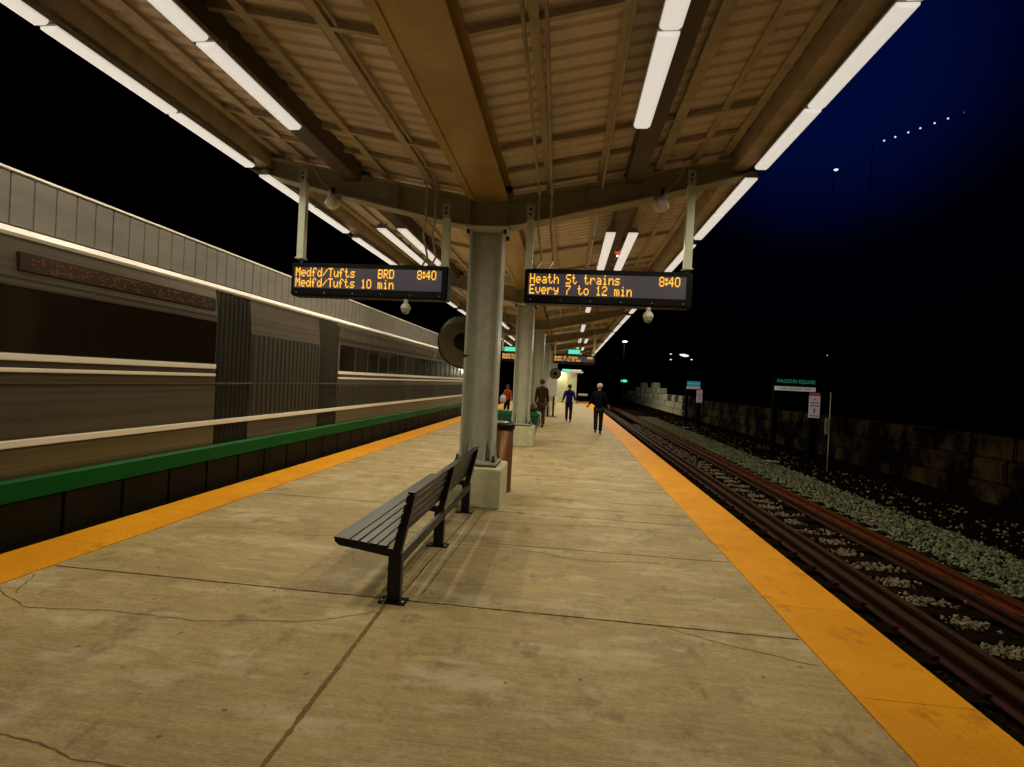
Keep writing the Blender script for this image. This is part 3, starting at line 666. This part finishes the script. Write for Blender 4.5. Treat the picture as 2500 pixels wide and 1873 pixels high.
def notice(x, y, w, z0, z1, label, foot=-.25):
    r = thing('track_notice', label, 'sign', (x, y, foot), 'white notices with red tops beyond the right-hand track'); a, c = z0-foot, z1-foot; h = c-a
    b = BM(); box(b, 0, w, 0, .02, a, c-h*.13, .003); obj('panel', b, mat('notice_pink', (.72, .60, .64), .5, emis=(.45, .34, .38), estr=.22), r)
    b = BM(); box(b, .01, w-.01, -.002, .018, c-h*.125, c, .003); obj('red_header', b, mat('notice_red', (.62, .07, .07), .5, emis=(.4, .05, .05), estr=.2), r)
    b = BM()
    for f, k in ((.58, .80), (.46, .85), (.06, .9)): box(b, w/2-w*k/2, w/2+w*k/2, -.0025, -.0005, a+h*f, a+h*(f+.035))
    for f in (.70, .32, .26, .19): box(b, w/2-.02, w/2+.02, -.0025, -.0005, a+h*f, a+h*(f+.06))
    obj('printed_bars', b, mat('notice_ink', (.12, .12, .22), .6), r)
    b = BM(); box(b, w/2-.10, w/2+.10, .021, .15, 0, c-.05); obj('post', b, M_POST, r)
notice(7.13, 16.0, .31, 1.06, 1.80, 'white notice with red top beside the nearest station sign', -.2)
notice(6.80, 27.9, .30, 1.06, 1.80, 'white notice with red top beside the distant station sign')
r = thing('marker_pole', 'thin grey pole with small white plate near the block wall', 'pole', (7.0, 14.5, -.27))
b = BM(); tube(b, [(0, 0, 0), (0, 0, 2.10)], .012, 8); obj('pole', b, M_HANG, r)
b = BM(); box(b, -.125, .0, -.03, -.013, .97, 1.40, .003); obj('plate', b, mat('plate_grey', (.40, .45, .38), .5), r)
b = BM(); box(b, -.075, -.05, -.0325, -.0305, 1.05, 1.32); obj('printed_mark', b, mat('plate_ink', (.1, .14, .12), .6), r)

# ------------------------------------------------------------------ far lamps in the night
def emissive(name, c, s): return mat(name, (.5, .5, .5), .5, emis=c, estr=s)
M_LW = emissive('cold_lamp', (.80, .88, .95), 1.1)
def far_lamp(x, y, z, label, sx, sz, base=-.3, m=M_LW, head=True, watts=0, group=None, tilt=0):
    r = thing('street_lamp', label, 'lamp', (x, y, base), group)
    b = BM(); lathe(b, [(sx*.2, sz), (sx*.9, sz*.5), (sx, 0), (sx*.7, -sz*.6), (sx*.1, -sz)], (0, 0, 0), 14, scale=(1, .6)); o = obj('lamp_head', b, m, r, loc=(0, 0, z-base)); o.rotation_euler = (0, -tilt, 0)
    b = BM(); tube(b, [(.0, .35, 0), (.0, .35, z-base-.1), (0, .2, z-base+.06)], .028, 8); obj('mast', b, M_POST, r)
    if watts:
        l = bpy.data.lights.new('lamp', 'POINT'); l.energy = watts; l.color = (1, .97, .82); l.shadow_soft_size = 0
        o = bpy.data.objects.new('lamp', l); COL.objects.link(o); o.parent = r; o.location = (0, -.5, z-base-.3)
def at(u, v, Y):            # world point at distance Y for a spot in a 2212 px wide picture of the place
    u, v = u*2500/2212, v*2500/2212
    c = Vector(((u-1250)/F_PX, -(v-936.5)/F_PX, -1)); w = Vector((cx.dot(c), cy.dot(c), up.dot(c))); return Vector((0, 0, EYE))+w*(Y/w.y)
p = at(1806, 367, 40); far_lamp(p.x, p.y, p.z, 'white street lamp alone in the dark sky right of the canopy', .17, .09, tilt=.1)
# seven bulbs on a cable between two masts
r = thing('bulb_cable', 'dark cable carrying the slanting row of small lights', 'cable', tuple(at(1840, 322, 60)))
pts = [(1885, 313), (1910, 304), (1934, 296), (1962, 286), (1988, 277), (2019, 266), (2048, 256), (2082, 243), (2240, 190)]
o0 = Vector(r.location); b = BM(); tube(b, [at(u, v-1.2, 60)-o0 for u, v in pts], .01, 6); obj('cable', b, M_POST, r)
for i, e_ in enumerate((pts[0], pts[-1])):
    t = at(*e_, 60); m_b = thing('cable_mast', ['dark mast at the low end of the bulb cable', 'dark mast at the high end of the bulb cable'][i], 'mast', (t.x, 60, -.3)); b = BM(); tube(b, [(0, 0, 0), (0, 0, t.z+.5)], .09, 8, radii=[.08, .03]); obj('mast', b, M_POST, m_b)
for i, (u, v) in enumerate(pts[1:8]):
    t = at(u, v, 60); r = thing('cable_bulb', f'small white bulb on the slanting cable, {ORD[i]} from the low end', 'light', tuple(t), 'bulbs on the slanting cable')
    s = .10 if i < 6 else .05
    b = BM(); lathe(b, [(.01, .09), (s*.7, .05), (s, 0), (s*.7, -.06), (.02, -.09)], (0, 0, 0), 10); o = obj('bulb', b, M_LW if i < 6 else emissive('dim_lamp', (.1, .1, .12), 1), r); o.rotation_euler = (0, .6, 0)
p = at(1478, 768, 55); far_lamp(p.x, p.y, p.z, 'bright white floodlight far behind the station signs', .50, .14, watts=0, tilt=-.12)
for i, (u, v, s) in enumerate(((1449, 765, .13), (1449, 777, .12), (1494, 777, .12), (1350, 738, .22), (1787, 768, .04))):
    p = at(u, v, 58 if i != 3 else 43); far_lamp(p.x, p.y, p.z, ['upper small lamp left of the far floodlight', 'lower small lamp left of the far floodlight', 'small lamp below right of the far floodlight', 'small lamp in the dark just right of the canopy edge', 'faint tiny lamp above the nearest station sign'][i], s, .06, watts=520 if i == 3 else 0)  # fourth lamp set nearer, with added power to brighten the far blocks
p = at(1348, 823, 47); r = thing('rail_signal', 'green signal light beyond the pale blocks', 'signal', (p.x, p.y, -.3))
b = BM(); box(b, -.42, .42, 0, .2, p.z+.3-.22, p.z+.3+.22, .03); obj('signal_case', b, M_POST, r)
b = BM(); lathe(b, [(.12, -.06), (.12, -.001)], (0, 0, p.z+.3), 16, 'y', scale=(2.4, 1)); obj('green_lens', b, mat('signal_green', (.02, .4, .3), .4, emis=(.03, .85, .6), estr=1), r)
b = BM(); tube(b, [(0, .1, 0), (0, .1, p.z+.08)], .05, 8); obj('mast', b, M_POST, r)

# ------------------------------------------------------------------ tram at the left platform
def tram():
    r = thing('tram', 'long silver and green tram passing the left platform edge', 'tram', (-4.95, 8, -.22))
    C = Vector((4.95, -8, .22)); XS = -4.95
    def T(bm): bmesh.ops.translate(bm, vec=C, verts=bm.verts); return bm
    def part(nm, fn, m, par=None, label=None):
        b = BM(); fn(b); return obj(nm, T(b), m, par or r, label)
    M_BODY = mat('tram_silver', (.13, .105, .080), .36, metal=.25, noise=.6, scale=2.2, stretch=(1, .04, 7))
    M_LOW = mat('tram_lower_panel', (.17, .135, .065), .4, metal=.15, noise=.55, scale=2.5, stretch=(1, .04, 8))
    M_GRN = mat('tram_green', (.001, .10, .016), .5, spec=.1, noise=.25, scale=3, stretch=(1, .2, 2))
    M_WHT = mat('tram_white', (.85, .80, .70), .35)
    M_RIM = mat('tram_rim', (.85, .80, .80), .4)
    M_FAIR = mat('tram_fairing', (.17, .155, .14), .5, noise=.3, scale=3, stretch=(1, .5, 2))
    M_GLS = mat('tram_glass', (.012, .008, .004), .14, spec=.3)
    M_SKIRT = mat('tram_skirt', (.016, .013, .006), .6, spec=.08, noise=.4, scale=3)
    M_BEL = mat('bellows_rubber', (.030, .024, .014), .6, noise=.3, scale=4)
    def ribbed(b, a0, a1, z0, z1, st=.13):
        q = [(XS-.06, a0)]; y = a0
        while y < a1-st: q += [(XS+.001, y), (XS+.001, y+st*.4), (XS+.016, y+st*.45), (XS+.016, y+st*.9)]; y += st
        q += [(XS+.001, y), (XS+.001, a1), (XS-.06, a1)]; prism(b, q, z0, z1, 'z')
    cars = ((-9.0, 6.75, 0), (10.6, 28.0, 1)); joint = (6.75, 10.6)
    for y0, y1, k in cars:
        part('body_shell', lambda b: prism(b, [(XS-2.6, .59), (XS, .59), (XS+.0, 1.52), (XS-.004, 2.40), (XS-.05, 2.78), (XS-2.54, 2.78), (XS-2.6, 2.28)], y0, y1), M_BODY)
        part('lower_panel', lambda b: box(b, XS+.0005, XS+.012, y0, y1, .62, .86, .003), M_LOW)
        if k == 0: part('waist_panel', lambda b: box(b, XS+.0005, XS+.010, y0, y1, .97, 1.42, .003), M_BODY)
        else:
            part('ribbed_side', lambda b: ribbed(b, y0+.01, y1-.01, .97, 1.42, .19), M_BEL); part('ribbed_upper_side', lambda b: ribbed(b, y0+.01, y1-.01, 2.45, 2.70, .19), M_BODY)
        part('roof_rim', lambda b: prism(b, [(XS-.30, 2.781), (XS-.045, 2.781), (XS-.03, 2.81), (XS-.055, 2.855), (XS-.14, 2.885), (XS-.30, 2.90)], y0, y1), M_RIM)
        # windows and doors along the side
        y = y0+.35; i = 0
        if k == 0: part('window_band', lambda b: box(b, XS-.017, XS+.003, y0+.02, y1-.02, 1.741, 2.329), M_GLS)
        if k == 1:
            part('window_band', lambda b: box(b, XS-.018, XS+.004, y0+.1, y1-.1, 1.74, 2.31), M_GLS)
            yy = y0+.2
            while yy < y1-.5:
                w_ = part('window', lambda b: box(b, XS+.0045, XS+.009, yy, yy+.62, 1.77, 2.29, .001), M_GLS); part('mullion', lambda b: box(b, XS+.0045, XS+.022, yy+.64, yy+.70, 1.76, 2.30), M_BEL, w_); yy += .74
            y = y1
        while y < y1-1.4:
            if False:
                d = part('door', lambda b: box(b, XS+.001, XS+.030, y, y+1.3, .50, 2.20, .008), M_LOW)
                part('door_glass', lambda b: (box(b, XS+.0305, XS+.036, y+.06, y+.61, 1.05, 2.12, .003), box(b, XS+.0305, XS+.036, y+.69, y+1.24, 1.05, 2.12, .003)), M_GLS, d)
                y += 1.45
            else:
                w_ = part('window', lambda b: box(b, XS-.018, XS+.006, y, y+1.485, 1.74, 2.33, .002), M_GLS)
                part('window_frame', lambda b: box(b, XS-.017, XS+.010, y, y+1.485, 2.331, 2.35), M_BEL, w_)
                y += 1.49
            i += 1
        for z0, z1, nm in ((1.665, 1.73, 'window_sill_trim'), (1.56, 1.60, 'lower_trim')):
            part(nm, lambda b: box(b, XS+.004, XS+.026, y0+.02, y1-.02, z0, z1, .006), M_WHT)
        part('drip_rail', lambda b: box(b, XS-.03, XS+.0, y0, y1, 2.40, 2.42), M_BEL)
    # articulated centre: ribbed bellows either side of a short middle section
    for a0, a1 in ((6.752, 7.55), (9.8, 10.598)):
        n = 8; st = (a1-a0)/n; q = [(XS-2.5, a0)]
        for i in range(n): q += [(XS-.10, a0+i*st), (XS-.02, a0+(i+.5)*st)]
        q += [(XS-.10, a1), (XS-2.5, a1)]
        part('bellows', lambda b: prism(b, q, .42, 2.76, 'z'), M_BEL)
    part('middle_section', lambda b: prism(b, [(XS-2.55, .59), (XS-.01, .59), (XS-.01, 2.2), (XS-.06, 2.78), (XS-2.5, 2.78)], 7.552, 9.798), M_BODY)
    part('ribbed_side', lambda b: ribbed(b, 7.56, 9.79, .97, 2.24), M_BEL)
    part('middle_rim', lambda b: prism(b, [(XS-.30, 2.781), (XS-.045, 2.781), (XS-.03, 2.81), (XS-.055, 2.855), (XS-.14, 2.885), (XS-.30, 2.90)], 6.76, 10.59), M_RIM)
    # full length bands
    part('white_stripe', lambda b: box(b, XS+.0005, XS+.032, -9, 28, .875, .945, .008), M_WHT)
    part('cream_stripe', lambda b: box(b, XS+.0005, XS+.014, -9, 28, 1.45, 1.475, .003), M_LOW)
    part('green_band', lambda b: prism(b, [(XS-.05, .385), (XS+.034, .385), (XS+.036, .56), (XS+.012, .588), (XS-.05, .588)], -9, 28), M_GRN)
    def skirt(b):
        y = -9
        while y < 27.6: box(b, XS-.02, XS+.022, y+.012, y+.66, -.10, .375, .006); y += .68
    part('skirt_panels', skirt, M_SKIRT)
    part('underframe', lambda b: box(b, XS-2.4, XS-.021, -9, 28, -.14, .384), M_BLACK)
    y = -9
    while y < 27.5:
        y1_ = min(y+1.3, 28)-.006; q = [(XS-.45, y+.006)]; t = y+.006
        while t < y1_-.1: q += [(XS-.262, t), (XS-.262, t+.20), (XS-.272, t+.21), (XS-.272, t+.215)]; t += .216
        q += [(XS-.262, t), (XS-.262, y1_), (XS-.45, y1_)] if y1_ > t+.002 else [(XS-.262, y1_), (XS-.45, y1_)]
        part('fairing_panel', lambda b: prism(b, q, 2.93, 3.42, 'z'), M_FAIR); y += 1.3
    part('fairing_cap', lambda b: box(b, XS-.47, XS-.245, -9, 28, 3.421, 3.445, .004), M_RIM)
    part('roof', lambda b: box(b, XS-2.3, XS-.31, -9, 28, 2.79, 2.92), M_BEL)
    # side destination sign: rows of amber dots seen at speed
    sg = part('side_display', lambda b: box(b, XS-.045, XS+.004, 4.1, 6.7, 2.48, 2.65, .006), mat('display_brown', (.03, .018, .012), .3))
    def dots(b):
        rr = random.Random(9); y = 4.2
        while y < 6.6:
            for j in range(6):
                if rr.random() < .30: box(b, XS+.0045, XS+.007, y, y+.03, 2.50+j*.022, 2.515+j*.022)
            y += .045
    part('amber_dots', dots, mat('tram_amber', (.02, .01, 0), .5, emis=(.8, .18, .02), estr=.09), sg)
    for y in (-6.5, -4.6, 3.6, 5.4, 8.0, 9.4, 12.5, 14.3, 23.5, 25.3):
        w_ = part('wheel', lambda b: lathe(b, [(.33, -.05), (.33, .05)], (XS-.5, y, .11), 20, 'x'), M_BOLT)
    # end cab face
    part('cab_end', lambda b: prism(b, [(XS-2.5, 28.001), (XS-.02, 28.001), (XS-.35, 28.8), (XS-2.2, 28.8)], .42, 2.7, 'z'), M_BODY)
tram()

# ------------------------------------------------------------------ people
def skin_obj(name, chains, m, parent, root=0, sub=1):
    verts, radii, edges = [], [], []; idx = {}
    for ch in chains:
        last = None
        for key, p, rad in ch:
            if key not in idx: idx[key] = len(verts); verts.append(p); radii.append(rad)
            if last is not None: edges.append((last, idx[key]))
            last = idx[key]
    me = bpy.data.meshes.new(name); me.from_pydata([Vector(v) for v in verts], edges, []); me.materials.append(m)
    o = bpy.data.objects.new(name, me); COL.objects.link(o); o.parent = parent
    sk = o.modifiers.new('skin', 'SKIN'); sk.use_smooth_shade = True
    if not me.skin_vertices: return o
    for i, sv in enumerate(me.skin_vertices[0].data):
        rr = radii[i]; sv.radius = rr if isinstance(rr, tuple) else (rr, rr); sv.use_root = (i == root)
    if sub: s_ = o.modifiers.new('sub', 'SUBSURF'); s_.levels = sub; s_.render_levels = sub
    return o
M_SKIN = mat('skin', (.36, .20, .13), .55)
def person(loc, H, label, coat, trousers, heading=0, stride=.0, arms=((.24, .05), (-.24, .05)), hat=None, hair=(.02, .014, .01), lean=0, held=None, backpack=None, clen=.82):
    """figure about H tall, facing +y (walking away), x to its right"""
    r = thing('person', label, 'person', loc); r.rotation_euler = (0, 0, heading); k = H/1.75
    def V(x, y, z): return Vector((x*k, y*k+lean*max(0, z-.9)*k, z*k))
    hp, sh, nk = .93, 1.43, 1.50
    feet = {}
    body = [[('pel', V(0, 0, hp), (.13*k, .10*k)), ('wai', V(0, .0, 1.10), (.125*k, .09*k)), ('che', V(0, 0, 1.32), (.15*k, .10*k)), ('nk', V(0, .0, nk), .055*k), ('hd0', V(0, .01, 1.56), .065*k), ('hd1', V(0, .02, 1.66), (.082*k, .095*k)), ('hd2', V(0, .01, 1.725), .05*k)],
            [('hd1', V(0, .02, 1.66), 0), ('nose', V(0, .125, 1.64), .012*k)]]
    tr, shoes, coatc = [[('pel', V(0, 0, hp), (.15*k, .125*k))]], [], [[('c0', V(0, 0, clen), (.175*k, .15*k)), ('c01', V(0, 0, .98), (.165*k, .14*k)), ('c1', V(0, 0, 1.12), (.155*k, .135*k)), ('c2', V(0, 0, 1.36), (.18*k, .14*k)), ('c3', V(0, 0, 1.47), (.12*k, .10*k)), ('c4', V(0, 0, 1.545), (.075*k, .07*k))]]
    for s, st, (ax, ay) in ((1, stride, arms[0]), (-1, -stride, arms[1])):
        kn = V(s*.095, st*.5+.03, .50); an = V(s*.09, st, .10+(.05 if st < 0 else 0)); toe = an+V(0, .16, -.055); hip = V(s*.085, 0, .86)
        body += [[('pel', 0, 0), ('hip%d' % s, hip, .085*k), ('kn%d' % s, kn, .058*k), ('an%d' % s, an, .042*k), ('toe%d' % s, toe, .035*k)]]
        tr += [[('pel', 0, 0), ('thp%d' % s, hip, .105*k), ('tkn%d' % s, kn, .076*k), ('tan%d' % s, an+V(0, -.01, -.02), .068*k)]]
        shoes.append([('a%d' % s, an+V(0, -.03, -.05), .048*k), ('b%d' % s, an+V(0, .07, -.056), .046*k), ('c%d' % s, toe+V(0, .02, -.012), .038*k)])
        shd = V(s*.185, 0, 1.42); el = V(s*.185+ax*.55, ay*.3, 1.14); wr = V(s*.185+ax, ay, .90 if abs(ax) < .12 else 1.02); d = (wr-el).normalized(); hd = wr+d*.07*k
        body += [[('che', 0, 0), ('shd%d' % s, shd, .055*k), ('el%d' % s, el, .042*k), ('wr%d' % s, wr, .028*k), ('hnd%d' % s, hd, (.036*k, .018*k))]]
        side = d.cross(Vector((0, 1, 0))).normalized()
        for f in range(4):
            q = hd+side*(f-1.5)*.019*k; L_ = (.070, .080, .074, .058)[f]*k; bend = Vector((0, .02*k, 0))
            body += [[('hnd%d' % s, 0, 0), ('f%d%d' % (s, f), q+d*.03*k, .0095*k), ('g%d%d' % (s, f), q+d*L_*.7+bend*.5, .0088*k), ('h%d%d' % (s, f), q+d*L_+bend, .0075*k)]]
        body += [[('wr%d' % s, 0, 0), ('t%d' % s, wr+side*.04*k+d*.03*k, .011*k), ('u%d' % s, wr+side*.05*k+d*.075*k+Vector((0, .01*k, 0)), .009*k)]]
        coatc += [[('c2', 0, 0), ('cs%d' % s, shd, .075*k), ('ce%d' % s, el, .060*k), ('cw%d' % s, wr-d*.02*k, .046*k)]]
        if s == 1: rh = hd
        else: lh = hd
    skin_obj('body', body, M_SKIN, r)
    skin_obj('trousers', tr, trousers, r); skin_obj('jacket', coatc, coat, r)
    for c in shoes: skin_obj('shoe', [c], mat('shoe_dark', (.02, .018, .016), .5), r)
    hc = V(0, .01, 1.67)
    b = BM(); lathe(b, [(.088*k, -.05*k), (.100*k, -.01*k), (.103*k, .03*k), (.090*k, .075*k), (.05*k, .105*k), (.01*k, .115*k)], hc+Vector((0, -.008, 0)), 16, scale=(.95, 1.05)); obj('hat' if hat else 'hair', b, hat or mat('hair_%d' % int(hair[0]*1000), hair, .6), r)
    b = BM()
    for s in (-1, 1): lathe(b, [(.010*k, -.03*k), (.022*k, -.01*k), (.022*k, .015*k), (.01*k, .03*k)], V(s*.086, .005, 1.645), 8, scale=(.5, 1))
    obj('ears', b, M_SKIN, r)
    b = BM()
    for s in (-1, 1): lathe(b, [(.004, -.008*k), (.010*k, 0), (.004, .008*k)], V(s*.032, .115, 1.665), 8)
    box(b, -.022*k, .022*k, .112*k+lean*.7*k, .118*k+lean*.7*k, 1.598*k, 1.604*k); obj('face_features', b, mat('feature_dark', (.06, .02, .015), .5), r)
    if backpack:
        b = BM(); box(b, -.15*k, .15*k, -.30*k, -.135*k, 1.0*k, 1.42*k, .05*k); obj('backpack', b, backpack, r)
    return r, rh, lh
cl = lambda n, c: mat(n, c, .8, spec=.1, noise=.3, scale=12)
person((1.13, 18.0, .0), 1.75, 'person in dark jacket and white hat walking away by the right edge', cl('navy_jacket', (.004, .004, .010)), cl('dark_green_trousers', (.010, .022, .020)), 0, .13, ((.13, .05), (-.16, .10)), hat=mat('white_knit', (.62, .60, .48), .85, noise=.2, scale=60, bump=.3, bscale=90))
person((.12, 22.8, 0), 1.66, 'person in blue jacket and black trousers walking away mid-platform', cl('blue_jacket', (.018, .022, .16)), cl('black_trousers', (.012, .012, .016)), 0, .12, ((.12, -.05), (-.12, .1)), hair=(.05, .02, .012), backpack=cl('blue_bag', (.012, .014, .22)))
person((-.93, 19.4, 0), 1.80, 'person in long dark brown coat standing beside the third column', cl('brown_coat', (.045, .022, .012)), cl('brown_trousers', (.07, .045, .02)), .4, .03, ((.06, .02), (-.06, .02)), clen=.62)
pr, rh, lh = person((-2.80, 24.2, 0), 1.52, 'person in red jacket holding a white bag left of the second column', cl('red_jacket', (.45, .07, .035)), cl('dark_trousers', (.02, .016, .016)), 2.6, .05, ((.08, .05), (-.14, .08)))
pp = pr.location; bagp = Vector((-2.98, 24.0, .85))
r = thing('carrier_bag', 'white carrier bag held by the person in red', 'bag', tuple(bagp))
b = BM(); lathe(b, [(.10, -.18), (.15, -.10), (.15, .05), (.10, .15), (.05, .18)], (0, 0, 0), 14, scale=(1, .6)); obj('sack', b, mat('bag_white', (.62, .55, .62), .6, bump=.3, bscale=20), r)
b = BM(); tube(b, [(-.03, 0, .17), (0, 0, .27), (.03, 0, .17)], .008, 6); obj('handle', b, MATS['bag_white'], r)
# white paper in the hand of the person with the hat
r = thing('paper_bag', 'white paper carried by the person in the white hat', 'paper', (.66, 18.05, 1.36))
b = BM(); box(b, -.26, .06, -.02, .0, -.05, .03, .008); obj('sheet', b, mat('paper', (.66, .62, .60), .7, bump=.2, bscale=30), r)
